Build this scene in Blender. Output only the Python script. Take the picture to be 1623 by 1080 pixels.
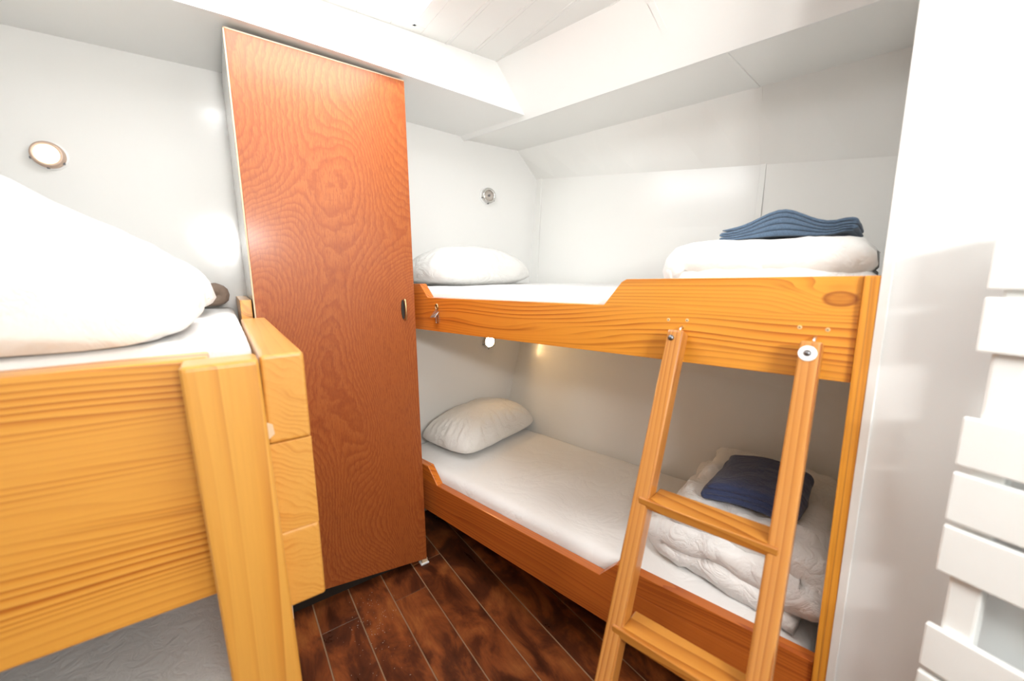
import bpy, bmesh, math, random
from mathutils import Vector, Matrix, noise

for o in list(bpy.data.objects):
    bpy.data.objects.remove(o)
SC = bpy.context.scene
COL = SC.collection

# ------------------------------------------------------------------ camera
# world: X across the cabin, Y along the floor planks towards the bow, Z up (metres)
F_PX, PITCH, ROLL = 640.0, math.radians(9.38), math.radians(-0.5)
AL, AU = math.radians(-35.51), math.radians(-47.98)      # azimuth of floor planks / of right bunk
CAM = Vector((0, 0, 1.30))
_cp, _sp = math.cos(PITCH), math.sin(PITCH)
_c, _s = math.cos(ROLL), math.sin(ROLL)
def _to_world(v):       # camera-azimuth frame -> world frame
    return Vector((v.x*math.cos(AL) - v.y*math.sin(AL), v.x*math.sin(AL) + v.y*math.cos(AL), v.z))
_r0, _u0 = Vector((1, 0, 0)), Vector((0, _sp, _cp))
FWD = _to_world(Vector((0, _cp, -_sp)))
RIGHT = _to_world(_c*_r0 + _s*_u0)
UP = _to_world(-_s*_r0 + _c*_u0)
cam_data = bpy.data.cameras.new('camera')
cam = bpy.data.objects.new('camera', cam_data)
COL.objects.link(cam)
cam.matrix_world = Matrix(((RIGHT.x, UP.x, -FWD.x, CAM.x), (RIGHT.y, UP.y, -FWD.y, CAM.y),
                           (RIGHT.z, UP.z, -FWD.z, CAM.z), (0, 0, 0, 1)))
cam_data.sensor_fit = 'HORIZONTAL'
cam_data.sensor_width = 36.0
cam_data.lens = F_PX/1623*36.0
cam_data.clip_start = 0.02
cam_data.dof.use_dof = True
cam_data.dof.focus_distance = 1.7
cam_data.dof.aperture_fstop = 2.2
SC.camera = cam

# ------------------------------------------------------------------ light
world = bpy.data.worlds.new('world')
SC.world = world
world.use_nodes = True
world.node_tree.nodes['Background'].inputs['Color'].default_value = (0.9, 0.95, 1.0, 1)
world.node_tree.nodes['Background'].inputs['Strength'].default_value = 1.0

def area_light(name, loc, aim, size, power, color, shape='DISK'):
    d = bpy.data.lights.new(name, 'AREA')
    d.shape = shape; d.size = size; d.energy = power; d.color = color
    o = bpy.data.objects.new(name, d)
    COL.objects.link(o)
    o.location = loc
    o.rotation_euler = (Vector(aim) - Vector(loc)).to_track_quat('-Z', 'Y').to_euler()
    return o
fl = area_light('camera_flash', (0.18, -0.95, 1.62), (1.55, 1.3, 1.40), 0.45, 18.0, (1.0, 0.985, 0.96), 'RECTANGLE')
fl.data.size_y = 0.10
area_light('flash_bounce', (0.15, -0.45, 1.58), (0.30, -0.20, 2.4), 0.12, 13.5, (1.0, 0.985, 0.96))
SKYLIGHT_STRENGTH = 10.0

SC.view_settings.view_transform = 'Standard'
SC.view_settings.look = 'None'
SC.view_settings.gamma = 1.0
SC.view_settings.use_curve_mapping = False
SC.view_settings.exposure = 0.28

# ------------------------------------------------------------------ pixel helpers (a pixel gives a direction, a plane the distance)
def ray(px, py):
    return FWD + RIGHT*((px - 811.5)/F_PX) - UP*((py - 540.0)/F_PX)
def on_plane(px, py, p, n):
    d = ray(px, py)
    return CAM + d*((Vector(p) - CAM).dot(n)/d.dot(n))
def on_y(px, py, y): return on_plane(px, py, (0, y, 0), Vector((0, 1, 0)))
def on_z(px, py, z): return on_plane(px, py, (0, 0, z), Vector((0, 0, 1)))

PHI = AL - AU                      # right bunk is turned by this against the floor planks
UN = Vector((math.cos(PHI), math.sin(PHI), 0))       # bunk frame x: towards the hull
UD = Vector((-math.sin(PHI), math.cos(PHI), 0))      # bunk frame y: towards the bow
def B(un, u, z): return UN*un + UD*u + Vector((0, 0, z))

# ------------------------------------------------------------------ node helpers
def new_mat(name):
    m = bpy.data.materials.new(name)
    m.use_nodes = True
    nt = m.node_tree
    return m, nt, nt.nodes['Principled BSDF']
def N(nt, kind, **kw):
    n = nt.nodes.new(kind)
    for k, v in kw.items():
        if k in n.inputs: n.inputs[k].default_value = v
        else: setattr(n, k, v)
    return n
def L(nt, a, b): nt.links.new(a, b)
def math_node(nt, op, a, b=None, c=None):
    n = nt.nodes.new('ShaderNodeMath'); n.operation = op
    for i, v in enumerate((a, b, c)):
        if v is None: continue
        if isinstance(v, (int, float)): n.inputs[i].default_value = v
        else: nt.links.new(v, n.inputs[i])
    return n.outputs[0]
def ramp(nt, fac, stops):
    r = nt.nodes.new('ShaderNodeValToRGB')
    e = r.color_ramp.elements
    while len(e) < len(stops): e.new(0.5)
    for el, (p, c) in zip(e, stops):
        el.position = p; el.color = (*c, 1)
    nt.links.new(fac, r.inputs[0])
    return r.outputs[0]
def mix(nt, fac, a, b, mode='MIX'):
    n = nt.nodes.new('ShaderNodeMix'); n.data_type = 'RGBA'; n.blend_type = mode
    for sock, v in ((n.inputs[0], fac), (n.inputs[6], a), (n.inputs[7], b)):
        if isinstance(v, (int, float)): sock.default_value = v
        elif isinstance(v, tuple): sock.default_value = (*v, 1)
        else: nt.links.new(v, sock)
    return n.outputs[2]
def coords(nt, randomise=True):
    tc = N(nt, 'ShaderNodeTexCoord')
    out = tc.outputs['Object']
    if randomise:
        oi = N(nt, 'ShaderNodeObjectInfo')
        comb = N(nt, 'ShaderNodeCombineXYZ')
        for i, k in enumerate((7.3, 13.1, 3.7)):
            L(nt, math_node(nt, 'MULTIPLY', oi.outputs['Random'], k), comb.inputs[i])
        add = N(nt, 'ShaderNodeVectorMath', operation='ADD')
        L(nt, out, add.inputs[0]); L(nt, comb.outputs[0], add.inputs[1])
        out = add.outputs[0]
    return out, tc.outputs['Object']
def scaled(nt, vec, s):
    mp = N(nt, 'ShaderNodeVectorMath', operation='MULTIPLY')
    L(nt, vec, mp.inputs[0]); mp.inputs[1].default_value = s
    return mp.outputs[0]
def bump(nt, bsdf, height, strength, dist):
    b = N(nt, 'ShaderNodeBump'); b.inputs['Strength'].default_value = strength; b.inputs['Distance'].default_value = dist
    L(nt, height, b.inputs['Height']); L(nt, b.outputs[0], bsdf.inputs['Normal'])

def paint(name, col, rough=0.28, orange=0.05, coat=0.25, relief=0.0006):
    m, nt, b = new_mat(name)
    v, _ = coords(nt, False)
    n1 = N(nt, 'ShaderNodeTexNoise', Scale=3.0, Detail=4.0); L(nt, v, n1.inputs['Vector'])
    c = mix(nt, math_node(nt, 'MULTIPLY', n1.outputs[0], orange), col, tuple(x*0.86 for x in col))
    L(nt, c, b.inputs['Base Color'])
    b.inputs['Roughness'].default_value = rough
    b.inputs['Coat Weight'].default_value = coat
    b.inputs['Coat Roughness'].default_value = 0.12
    n2 = N(nt, 'ShaderNodeTexNoise', Scale=9.0, Detail=2.0); L(nt, v, n2.inputs['Vector'])
    bump(nt, b, n2.outputs[0], 0.25, relief*8)
    return m

def wood(name, axis, stops, ring=46.0, swing=2.2, gloss=0.25, fibre=0.25, knots=(), along=1.1, random_on=True, coat=0.5, line=(0.26, 0.055, 0.006), tint=None):
    """plain-sawn varnished softwood: contour rings across the grain, axis = grain direction (0, 1, 2)"""
    m, nt, b = new_mat(name)
    v, raw = coords(nt, random_on)
    sc = [2.6, 2.6, 2.6]; sc[axis] = along
    n1 = N(nt, 'ShaderNodeTexNoise', Scale=1.0, Detail=1.5, Roughness=0.45); L(nt, scaled(nt, v, sc), n1.inputs['Vector'])
    sep = N(nt, 'ShaderNodeSeparateXYZ'); L(nt, v, sep.inputs[0])
    rest = [i for i in range(3) if i != axis]
    across = math_node(nt, 'ADD', math_node(nt, 'MULTIPLY', sep.outputs[rest[0]], 0.55), sep.outputs[rest[1]])
    s4 = [11.0, 11.0, 11.0]; s4[axis] = 0.35
    n4 = N(nt, 'ShaderNodeTexNoise', Scale=1.0, Detail=2.0); L(nt, scaled(nt, v, s4), n4.inputs['Vector'])
    val = math_node(nt, 'ADD', math_node(nt, 'MULTIPLY', across, ring), math_node(nt, 'MULTIPLY', n1.outputs[0], swing*ring*0.14))
    val = math_node(nt, 'ADD', val, math_node(nt, 'MULTIPLY', n4.outputs[0], ring*0.085))
    kmask = None
    for (kc, kr, ka) in knots:
        sub = N(nt, 'ShaderNodeVectorMath', operation='SUBTRACT'); L(nt, raw, sub.inputs[0]); sub.inputs[1].default_value = kc
        st = [1.0]*3; st[axis] = 0.55
        ln = N(nt, 'ShaderNodeVectorMath', operation='LENGTH'); L(nt, scaled(nt, sub.outputs[0], st), ln.inputs[0])
        d = math_node(nt, 'DIVIDE', ln.outputs['Value'], kr)
        g = math_node(nt, 'POWER', 2.718, math_node(nt, 'MULTIPLY', math_node(nt, 'MULTIPLY', d, d), -0.35))
        val = math_node(nt, 'ADD', val, math_node(nt, 'MULTIPLY', g, ka))
        dn = math_node(nt, 'ADD', d, math_node(nt, 'MULTIPLY', math_node(nt, 'SUBTRACT', n4.outputs[0], 0.5), 0.9))
        k = ramp(nt, dn, [(0.0, (0.95,)*3), (0.12, (0.55,)*3), (0.45, (0.45,)*3), (0.62, (0.9,)*3), (0.74, (0.0,)*3)])
        kmask = k if kmask is None else math_node(nt, 'MAXIMUM', kmask, k)
    fr = math_node(nt, 'FRACT', val)
    bold = math_node(nt, 'FRACT', math_node(nt, 'MULTIPLY', val, 0.27))
    base = ramp(nt, fr, stops)
    # late-wood lines vary in strength from ring to ring
    n3 = N(nt, 'ShaderNodeTexNoise', Scale=1.0, Detail=2.0)
    s3 = [14.0, 14.0, 14.0]; s3[axis] = 0.9
    L(nt, scaled(nt, v, s3), n3.inputs['Vector'])
    s2 = [260.0, 260.0, 260.0]; s2[axis] = 7.0
    n2 = N(nt, 'ShaderNodeTexNoise', Scale=1.0, Detail=3.0); L(nt, scaled(nt, v, s2), n2.inputs['Vector'])
    plain = mix(nt, 0.5, stops[0][1], stops[1][1])
    c = mix(nt, ramp(nt, n3.outputs[0], [(0.38, (0.15,)*3), (0.62, (1.0,)*3)]), plain, base)
    bm_ = math_node(nt, 'MULTIPLY', ramp(nt, bold, [(0.0, (0, 0, 0)), (0.82, (0, 0, 0)), (0.95, (1, 1, 1)), (1.0, (0, 0, 0))]), ramp(nt, n4.outputs[0], [(0.5, (0, 0, 0)), (0.62, (0.8, 0.8, 0.8))]))
    c = mix(nt, bm_, c, stops[-2][1])
    c = mix(nt, math_node(nt, 'MULTIPLY', n2.outputs[0], fibre), c, tuple(x*0.62 for x in stops[1][1]))
    if tint:        # darker, redder colour towards one end of the board
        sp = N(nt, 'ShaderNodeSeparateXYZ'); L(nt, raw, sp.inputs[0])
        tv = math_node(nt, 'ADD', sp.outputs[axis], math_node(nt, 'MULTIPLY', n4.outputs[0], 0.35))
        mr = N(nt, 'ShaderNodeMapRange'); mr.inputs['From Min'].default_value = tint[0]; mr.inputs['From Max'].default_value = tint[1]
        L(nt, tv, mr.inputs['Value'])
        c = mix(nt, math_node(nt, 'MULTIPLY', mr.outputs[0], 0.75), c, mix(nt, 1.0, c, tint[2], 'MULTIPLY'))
    if kmask is not None: c = mix(nt, math_node(nt, 'MULTIPLY', kmask, 0.9), c, line)
    L(nt, c, b.inputs['Base Color'])
    b.inputs['Roughness'].default_value = gloss + 0.12
    b.inputs['Coat Weight'].default_value = coat
    b.inputs['Coat Roughness'].default_value = gloss
    bump(nt, b, n2.outputs[0], 0.12, 0.001)
    return m

PINE = [(0.0, (0.82, 0.37, 0.045)), (0.55, (0.76, 0.30, 0.030)), (0.85, (0.52, 0.14, 0.012)), (0.96, (0.34, 0.07, 0.006)), (1.0, (0.82, 0.37, 0.045))]
PINE_L = [(0.0, (0.80, 0.42, 0.085)), (0.62, (0.74, 0.34, 0.055)), (0.88, (0.58, 0.21, 0.025)), (0.97, (0.46, 0.14, 0.015)), (1.0, (0.80, 0.42, 0.085))]
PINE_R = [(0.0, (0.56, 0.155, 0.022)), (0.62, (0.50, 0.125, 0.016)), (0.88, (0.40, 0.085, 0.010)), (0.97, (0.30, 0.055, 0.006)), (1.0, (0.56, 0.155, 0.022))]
PINE_F = [(0.0, (0.84, 0.42, 0.075)), (0.55, (0.77, 0.33, 0.045)), (0.85, (0.52, 0.15, 0.014)), (0.97, (0.38, 0.09, 0.008)), (1.0, (0.78, 0.36, 0.055))]

M = {}
M['white'] = paint('white_gloss_paint', (0.86, 0.865, 0.845))
M['white_hull'] = paint('white_hull_paint', (0.85, 0.85, 0.82), rough=0.3)
M['wall_grey'] = paint('white_glossy_bulkhead_paint', (0.82, 0.82, 0.80), rough=0.18, coat=0.5)
M['white_cool'] = paint('cool_white_panel', (0.85, 0.875, 0.875), rough=0.45, coat=0.05)
M['ceiling'] = paint('ceiling_paint', (0.84, 0.845, 0.82), rough=0.35)
M['radiator'] = paint('radiator_enamel', (0.88, 0.90, 0.885), rough=0.3)
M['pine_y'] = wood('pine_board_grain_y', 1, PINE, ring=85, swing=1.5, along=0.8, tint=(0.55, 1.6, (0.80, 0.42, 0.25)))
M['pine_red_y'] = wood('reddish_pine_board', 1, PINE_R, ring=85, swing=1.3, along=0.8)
M['pine_knot'] = wood('pine_board_with_knot', 1, PINE, ring=85, swing=1.1, along=0.8, random_on=False,
                      knots=[((1.0, 0.052, 1.248), 0.026, 4.5)])
M['pine_z'] = wood('pine_post_grain_z', 2, PINE, ring=70, swing=0.6, along=0.5)
M['pine_x'] = wood('pine_board_grain_x', 0, PINE_F, ring=78, swing=0.9, along=1.2)
M['pine_light_z'] = wood('pale_pine_post', 2, PINE_L, ring=44, swing=0.8, along=0.5, fibre=0.35)
M['pine_light_y'] = wood('pale_pine_rail', 1, PINE_L, ring=46, swing=1.0, along=0.5, fibre=0.35)
M['pine_end'] = wood('pale_pine_end_board', 1, [(0.0, (0.76, 0.38, 0.08)), (0.6, (0.73, 0.35, 0.065)), (0.88, (0.66, 0.285, 0.045)), (0.97, (0.60, 0.24, 0.035)), (1.0, (0.76, 0.38, 0.08))], ring=80, swing=0.5, along=0.4, fibre=0.3)
M['ladder_z'] = wood('ladder_rail_wood', 2, [(0, (0.60, 0.265, 0.06)), (0.6, (0.53, 0.21, 0.04)), (0.88, (0.40, 0.13, 0.018)), (0.97, (0.31, 0.085, 0.01)), (1, (0.60, 0.265, 0.06))], ring=75, swing=0.8, along=0.6, gloss=0.18)
M['ladder_y'] = wood('ladder_rung_wood', 1, [(0, (0.58, 0.25, 0.045)), (0.6, (0.51, 0.20, 0.032)), (0.88, (0.38, 0.12, 0.014)), (0.97, (0.28, 0.075, 0.009)), (1, (0.58, 0.25, 0.045))], ring=60, swing=1.2, gloss=0.18)

def mahogany():
    m, nt, b = new_mat('varnished_mahogany_veneer')
    v, _ = coords(nt, False)
    n1 = N(nt, 'ShaderNodeTexNoise', Scale=1.0, Detail=0.6, Roughness=0.4, Distortion=0.25); L(nt, scaled(nt, v, (2.3, 2.3, 1.15)), n1.inputs['Vector'])
    sep = N(nt, 'ShaderNodeSeparateXYZ'); L(nt, v, sep.inputs[0])
    n0 = N(nt, 'ShaderNodeTexNoise', Scale=26.0, Detail=3.0); L(nt, v, n0.inputs['Vector'])
    val = math_node(nt, 'ADD', math_node(nt, 'MULTIPLY', sep.outputs[0], 34.0), math_node(nt, 'MULTIPLY', n1.outputs[0], 92.0))
    val = math_node(nt, 'ADD', val, math_node(nt, 'MULTIPLY', n0.outputs[0], 1.3))
    fr = math_node(nt, 'FRACT', val)
    c = ramp(nt, fr, [(0.0, (0.43, 0.128, 0.028)), (0.45, (0.395, 0.108, 0.021)), (0.80, (0.31, 0.072, 0.013)), (1.0, (0.425, 0.125, 0.027))])
    n2 = N(nt, 'ShaderNodeTexNoise', Scale=1.0, Detail=4.0, Distortion=0.8); L(nt, scaled(nt, v, (300, 300, 40)), n2.inputs['Vector'])
    c = mix(nt, ramp(nt, n2.outputs[0], [(0.45, (0, 0, 0)), (0.70, (0.75,)*3)]), c, (0.22, 0.045, 0.010))
    n3 = N(nt, 'ShaderNodeTexNoise', Scale=1.4, Detail=2.0); L(nt, v, n3.inputs['Vector'])
    c = mix(nt, math_node(nt, 'MULTIPLY', n3.outputs[0], 0.5), c, (0.36, 0.085, 0.022))
    L(nt, c, b.inputs['Base Color'])
    b.inputs['Roughness'].default_value = 0.42
    b.inputs['Specular IOR Level'].default_value = 0.35
    b.inputs['Coat Weight'].default_value = 0.22
    b.inputs['Coat Roughness'].default_value = 0.18
    bump(nt, b, n2.outputs[0], 0.18, 0.0012)
    return m
M['mahogany'] = mahogany()

def floor_mat():
    m, nt, b = new_mat('worn_dark_floor_plank')
    v, raw = coords(nt, True)
    oi = N(nt, 'ShaderNodeObjectInfo')
    n1 = N(nt, 'ShaderNodeTexNoise', Scale=1.0, Detail=5.0, Roughness=0.62, Distortion=0.5); L(nt, scaled(nt, v, (9, 4.2, 4)), n1.inputs['Vector'])
    c = ramp(nt, n1.outputs[0], [(0.32, (0.030, 0.010, 0.005)), (0.44, (0.085, 0.024, 0.009)), (0.54, (0.22, 0.062, 0.017)), (0.70, (0.36, 0.13, 0.034))])
    n2 = N(nt, 'ShaderNodeTexNoise', Scale=1.0, Detail=4.0); L(nt, scaled(nt, v, (150, 9, 30)), n2.inputs['Vector'])
    c = mix(nt, math_node(nt, 'MULTIPLY', n2.outputs[0], 0.5), c, (0.05, 0.014, 0.005))
    tint = ramp(nt, oi.outputs['Random'], [(0.0, (0.75, 0.7, 0.7)), (1.0, (1.35, 1.25, 1.15))])
    c = mix(nt, 1.0, c, tint, 'MULTIPLY')
    L(nt, c, b.inputs['Base Color'])
    b.inputs['Specular IOR Level'].default_value = 0.3
    L(nt, math_node(nt, 'ADD', math_node(nt, 'MULTIPLY', n1.outputs[0], 0.35), 0.16), b.inputs['Roughness'])
    bump(nt, b, n2.outputs[0], 0.25, 0.0015)
    return m
M['floor'] = floor_mat()

def plain(name, col, rough=0.5, metal=0.0, var=0.12, scale=20.0):
    m, nt, b = new_mat(name)
    v, _ = coords(nt, False)
    n = N(nt, 'ShaderNodeTexNoise', Scale=scale, Detail=3.0); L(nt, v, n.inputs['Vector'])
    L(nt, mix(nt, math_node(nt, 'MULTIPLY', n.outputs[0], var*2), col, tuple(x*0.7 for x in col)), b.inputs['Base Color'])
    b.inputs['Roughness'].default_value = rough
    b.inputs['Metallic'].default_value = metal
    return m
M['caulk'] = plain('tan_seam_filler', (0.34, 0.21, 0.115), 0.6, var=0.5, scale=6)
M['steel'] = plain('polished_steel', (0.72, 0.71, 0.69), 0.2, 1.0)
M['lamp_ring'] = plain('glow_tinted_lamp_ring', (0.66, 0.50, 0.40), 0.5, 0.6)  # steel ring with the lens's peach reflection painted into its colour
M['dark_steel'] = plain('dark_steel', (0.22, 0.22, 0.23), 0.35, 1.0)
M['brass'] = plain('worn_brass', (0.62, 0.48, 0.26), 0.3, 1.0)
M['black'] = plain('dark_recess', (0.02, 0.015, 0.01), 0.6)
M['plastic_white'] = plain('white_plastic', (0.85, 0.85, 0.84), 0.4)
M['filler'] = plain('pale_wood_filler', (0.80, 0.56, 0.28), 0.5)
M['edge'] = plain('pale_plywood_edge', (0.72, 0.55, 0.36), 0.5)
M['lint'] = plain('pale_lint', (0.42, 0.34, 0.28), 0.8)
M['groove'] = plain('ceiling_joint', (0.78, 0.78, 0.75), 0.5)

def cloth(name, col, wrinkle=0.35, weave=0.12, scale=9.0, rough=0.8, dark=0.88):
    m, nt, b = new_mat(name)
    v, _ = coords(nt, False)
    n1 = N(nt, 'ShaderNodeTexNoise', Scale=scale, Detail=4.0, Roughness=0.55, Distortion=0.9); L(nt, v, n1.inputs['Vector'])
    ridge = math_node(nt, 'ABSOLUTE', math_node(nt, 'SUBTRACT', n1.outputs[0], 0.5))
    n2 = N(nt, 'ShaderNodeTexNoise', Scale=420.0, Detail=1.0); L(nt, v, n2.inputs['Vector'])
    L(nt, mix(nt, math_node(nt, 'MULTIPLY', n2.outputs[0], weave*2), col, tuple(x*dark for x in col)), b.inputs['Base Color'])
    b.inputs['Roughness'].default_value = rough
    b.inputs['Sheen Weight'].default_value = 0.2
    h = math_node(nt, 'ADD', math_node(nt, 'POWER', math_node(nt, 'MULTIPLY', ridge, 2.0), 0.6), math_node(nt, 'MULTIPLY', n2.outputs[0], 0.03))
    bump(nt, b, h, wrinkle, 0.02)
    return m
M['duvet'] = cloth('white_duvet_cotton', (0.84, 0.84, 0.82), 0.25, scale=7)
M['duvet_creased'] = cloth('creased_white_duvet_cotton', (0.84, 0.835, 0.82), 0.4, scale=15)
M['pillow'] = cloth('white_pillow_cotton', (0.83, 0.82, 0.79), 0.42, scale=9)
M['sheet'] = cloth('white_sheet_cotton', (0.82, 0.815, 0.80), 0.22, scale=5)
M['vinyl'] = cloth('creased_grey_cover', (0.80, 0.80, 0.79), 0.22, weave=0.0, scale=24, rough=0.45)
M['navy'] = cloth('navy_fleece', (0.022, 0.033, 0.085), 0.3, weave=0.6, scale=14, dark=1.9)
M['denim'] = cloth('faded_blue_fleece', (0.042, 0.068, 0.105), 0.25, weave=0.7, scale=14, dark=2.4)
M['taupe'] = cloth('taupe_cloth', (0.30, 0.22, 0.17), 0.3)

def glow(name, col, strength):
    m, nt, b = new_mat(name)
    b.inputs['Base Color'].default_value = (*col, 1)
    b.inputs['Emission Color'].default_value = (*col, 1)
    b.inputs['Emission Strength'].default_value = strength
    return m
M['sky_pane'] = glow('daylit_skylight_pane', (0.96, 0.98, 1.0), SKYLIGHT_STRENGTH)
M['bulb'] = glow('warm_lamp_lens', (1.0, 0.62, 0.27), 160.0)
M['bulb_dim'] = glow('warm_lamp_lens_dim', (1.0, 0.80, 0.5), 30.0)
M['lens_off'] = plain('unlit_lamp_lens', (0.55, 0.50, 0.45), 0.15, 0.3)

# ------------------------------------------------------------------ mesh helpers
def mesh_obj(name, bm, mat, parent=None, smooth=False, loc=None, rot=None):
    me = bpy.data.meshes.new(name)
    bmesh.ops.recalc_face_normals(bm, faces=bm.faces)
    bm.to_mesh(me); bm.free()
    me.materials.append(M[mat] if isinstance(mat, str) else mat)
    if smooth:
        for p in me.polygons: p.use_smooth = True
    o = bpy.data.objects.new(name, me)
    COL.objects.link(o)
    if parent: o.parent = parent
    if loc is not None: o.location = loc
    if rot is not None: o.rotation_euler = rot
    return o
def tag(o, label=None, cat=None, group=None, kind=None):
    if label: o['label'] = label
    if cat: o['category'] = cat
    if group: o['group'] = group
    if kind: o['kind'] = kind
    return o
def thing(name, label, cat, loc=(0, 0, 0), rot=(0, 0, 0), group=None):
    o = bpy.data.objects.new(name, None)
    o.empty_display_size = 0.05
    COL.objects.link(o)
    o.location = loc; o.rotation_euler = rot
    return tag(o, label, cat, group)
def bevel(bm, w, seg=2):
    if w > 0:
        bmesh.ops.bevel(bm, geom=list(bm.edges), offset=w, segments=seg, profile=0.6, affect='EDGES')
def box_bm(lo, hi, bv=0.0, seg=2):
    bm = bmesh.new()
    bmesh.ops.create_cube(bm, size=1.0)
    lo, hi = Vector(lo), Vector(hi)
    for v in bm.verts:
        v.co = Vector([(lo[i] + hi[i])/2 + v.co[i]*(hi[i] - lo[i]) for i in range(3)])
    bevel(bm, bv, seg)
    return bm
def box(name, lo, hi, mat, parent=None, bv=0.0, seg=2):
    return mesh_obj(name, box_bm(lo, hi, bv, seg), mat, parent)
def prism_bm(poly, d, bv=0.0, seg=2):
    """poly: list of 3-D points of one face, extruded by vector d"""
    bm = bmesh.new()
    vs = [bm.verts.new(p) for p in poly]
    f = bm.faces.new(vs)
    r = bmesh.ops.extrude_face_region(bm, geom=[f])
    bmesh.ops.translate(bm, verts=[g for g in r['geom'] if isinstance(g, bmesh.types.BMVert)], vec=Vector(d))
    bmesh.ops.recalc_face_normals(bm, faces=bm.faces)
    bevel(bm, bv, seg)
    return bm
def prism(name, poly, d, mat, parent=None, bv=0.0, seg=2):
    return mesh_obj(name, prism_bm(poly, d, bv, seg), mat, parent)
def lathe_bm(profile, seg=32, axis=Vector((0, -1, 0)), centre=(0, 0, 0)):
    """profile: (radius, height along axis)"""
    bm = bmesh.new()
    ax = Vector(axis).normalized()
    a = ax.orthogonal().normalized(); b2 = ax.cross(a)
    c = Vector(centre)
    rings = []
    for r, h in profile:
        if r < 1e-6: rings.append([bm.verts.new(c + ax*h)])
        else: rings.append([bm.verts.new(c + ax*h + (a*math.cos(t) + b2*math.sin(t))*r) for t in [2*math.pi*i/seg for i in range(seg)]])
    for p, q in zip(rings, rings[1:]):
        for i in range(seg):
            j = (i + 1) % seg
            if len(p) == 1 and len(q) == 1: continue
            if len(p) == 1: bm.faces.new((p[0], q[i], q[j]))
            elif len(q) == 1: bm.faces.new((p[i], p[j], q[0]))
            else: bm.faces.new((p[i], p[j], q[j], q[i]))
    return bm
def tube_bm(pts, r, seg=10):
    bm = bmesh.new()
    pts = [Vector(p) for p in pts]
    prev = None
    for i, p in enumerate(pts):
        t = (pts[min(i + 1, len(pts) - 1)] - pts[max(i - 1, 0)]).normalized()
        a = t.orthogonal().normalized() if prev is None else (prev - t*prev.dot(t)).normalized()
        prev = a
        b2 = t.cross(a)
        ring = [bm.verts.new(p + (a*math.cos(k*2*math.pi/seg) + b2*math.sin(k*2*math.pi/seg))*r) for k in range(seg)]
        if i: 
            for k in range(seg): bm.faces.new((last[k], last[(k + 1) % seg], ring[(k + 1) % seg], ring[k]))
        else: bm.faces.new(ring)
        last = ring
    bm.faces.new(list(reversed(last)))
    return bm
def wrinkle(p, seed, amps):
    d = Vector((0, 0, 0))
    for f, a in amps:
        d += noise.noise_vector(p*f + Vector((seed*3.1, seed*1.7, seed*2.3)))*a
    return d

# ------------------------------------------------------------------ the cabin
FAR_Y, DOOR_Y, BEAM_Y, CEIL_Z = 1.97, 1.578, 1.55, 2.185
LEFT_X, BACK_Y = -1.80, -1.10

# floor: a base with tan seam filler and individual planks
floor = tag(box('floor', (LEFT_X - 0.1, BACK_Y - 0.1, -0.06), (2.2, FAR_Y + 0.1, -0.0020), 'caulk'),
            'dark worn wooden plank floor with pale seams', 'floor', kind='structure')
random.seed(4)
seam = lambda k: 0.1695 + 0.1362*k
joints = {0: [1.456], 1: [0.62], 2: [1.447], 3: [1.60, 0.35], 4: [1.12 - 1.4], 5: [0.55]}
k = -15
while seam(k) < 2.1:
    x0, x1 = seam(k) + 0.0021, seam(k + 1) - 0.0021
    ys = sorted(joints.get(k, [random.uniform(-0.9, 0.0), random.uniform(0.3, 1.7)]))
    cuts = [BACK_Y] + ys + [FAR_Y]
    for a, b2 in zip(cuts, cuts[1:]):
        o = mesh_obj('floor_plank', box_bm(((x0 - x1)/2, -(b2 - a)/2 + 0.0012, -0.010), ((x1 - x0)/2, (b2 - a)/2 - 0.0012, random.uniform(-0.0008, 0.0006)), 0.0011, 1), 'floor', floor,
                     loc=((x0 + x1)/2, (a + b2)/2, 0))
    k += 1

# far bulkhead
tag(box('wall_far', (LEFT_X - 0.1, FAR_Y, -0.05), (2.4, FAR_Y + 0.05, 2.3), 'wall_grey'), 'glossy white bulkhead across the far end of the cabin', 'wall', kind='structure')
tag(box('wall_left', (LEFT_X - 0.05, BACK_Y, -0.05), (LEFT_X, FAR_Y, 2.3), 'white'), 'white side wall beyond the left bunk', 'wall', kind='structure')
tag(box('wall_back', (LEFT_X - 0.1, BACK_Y - 0.05, -0.05), (2.4, BACK_Y, 2.3), 'white'), 'white wall behind the camera', 'wall', kind='structure')

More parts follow.
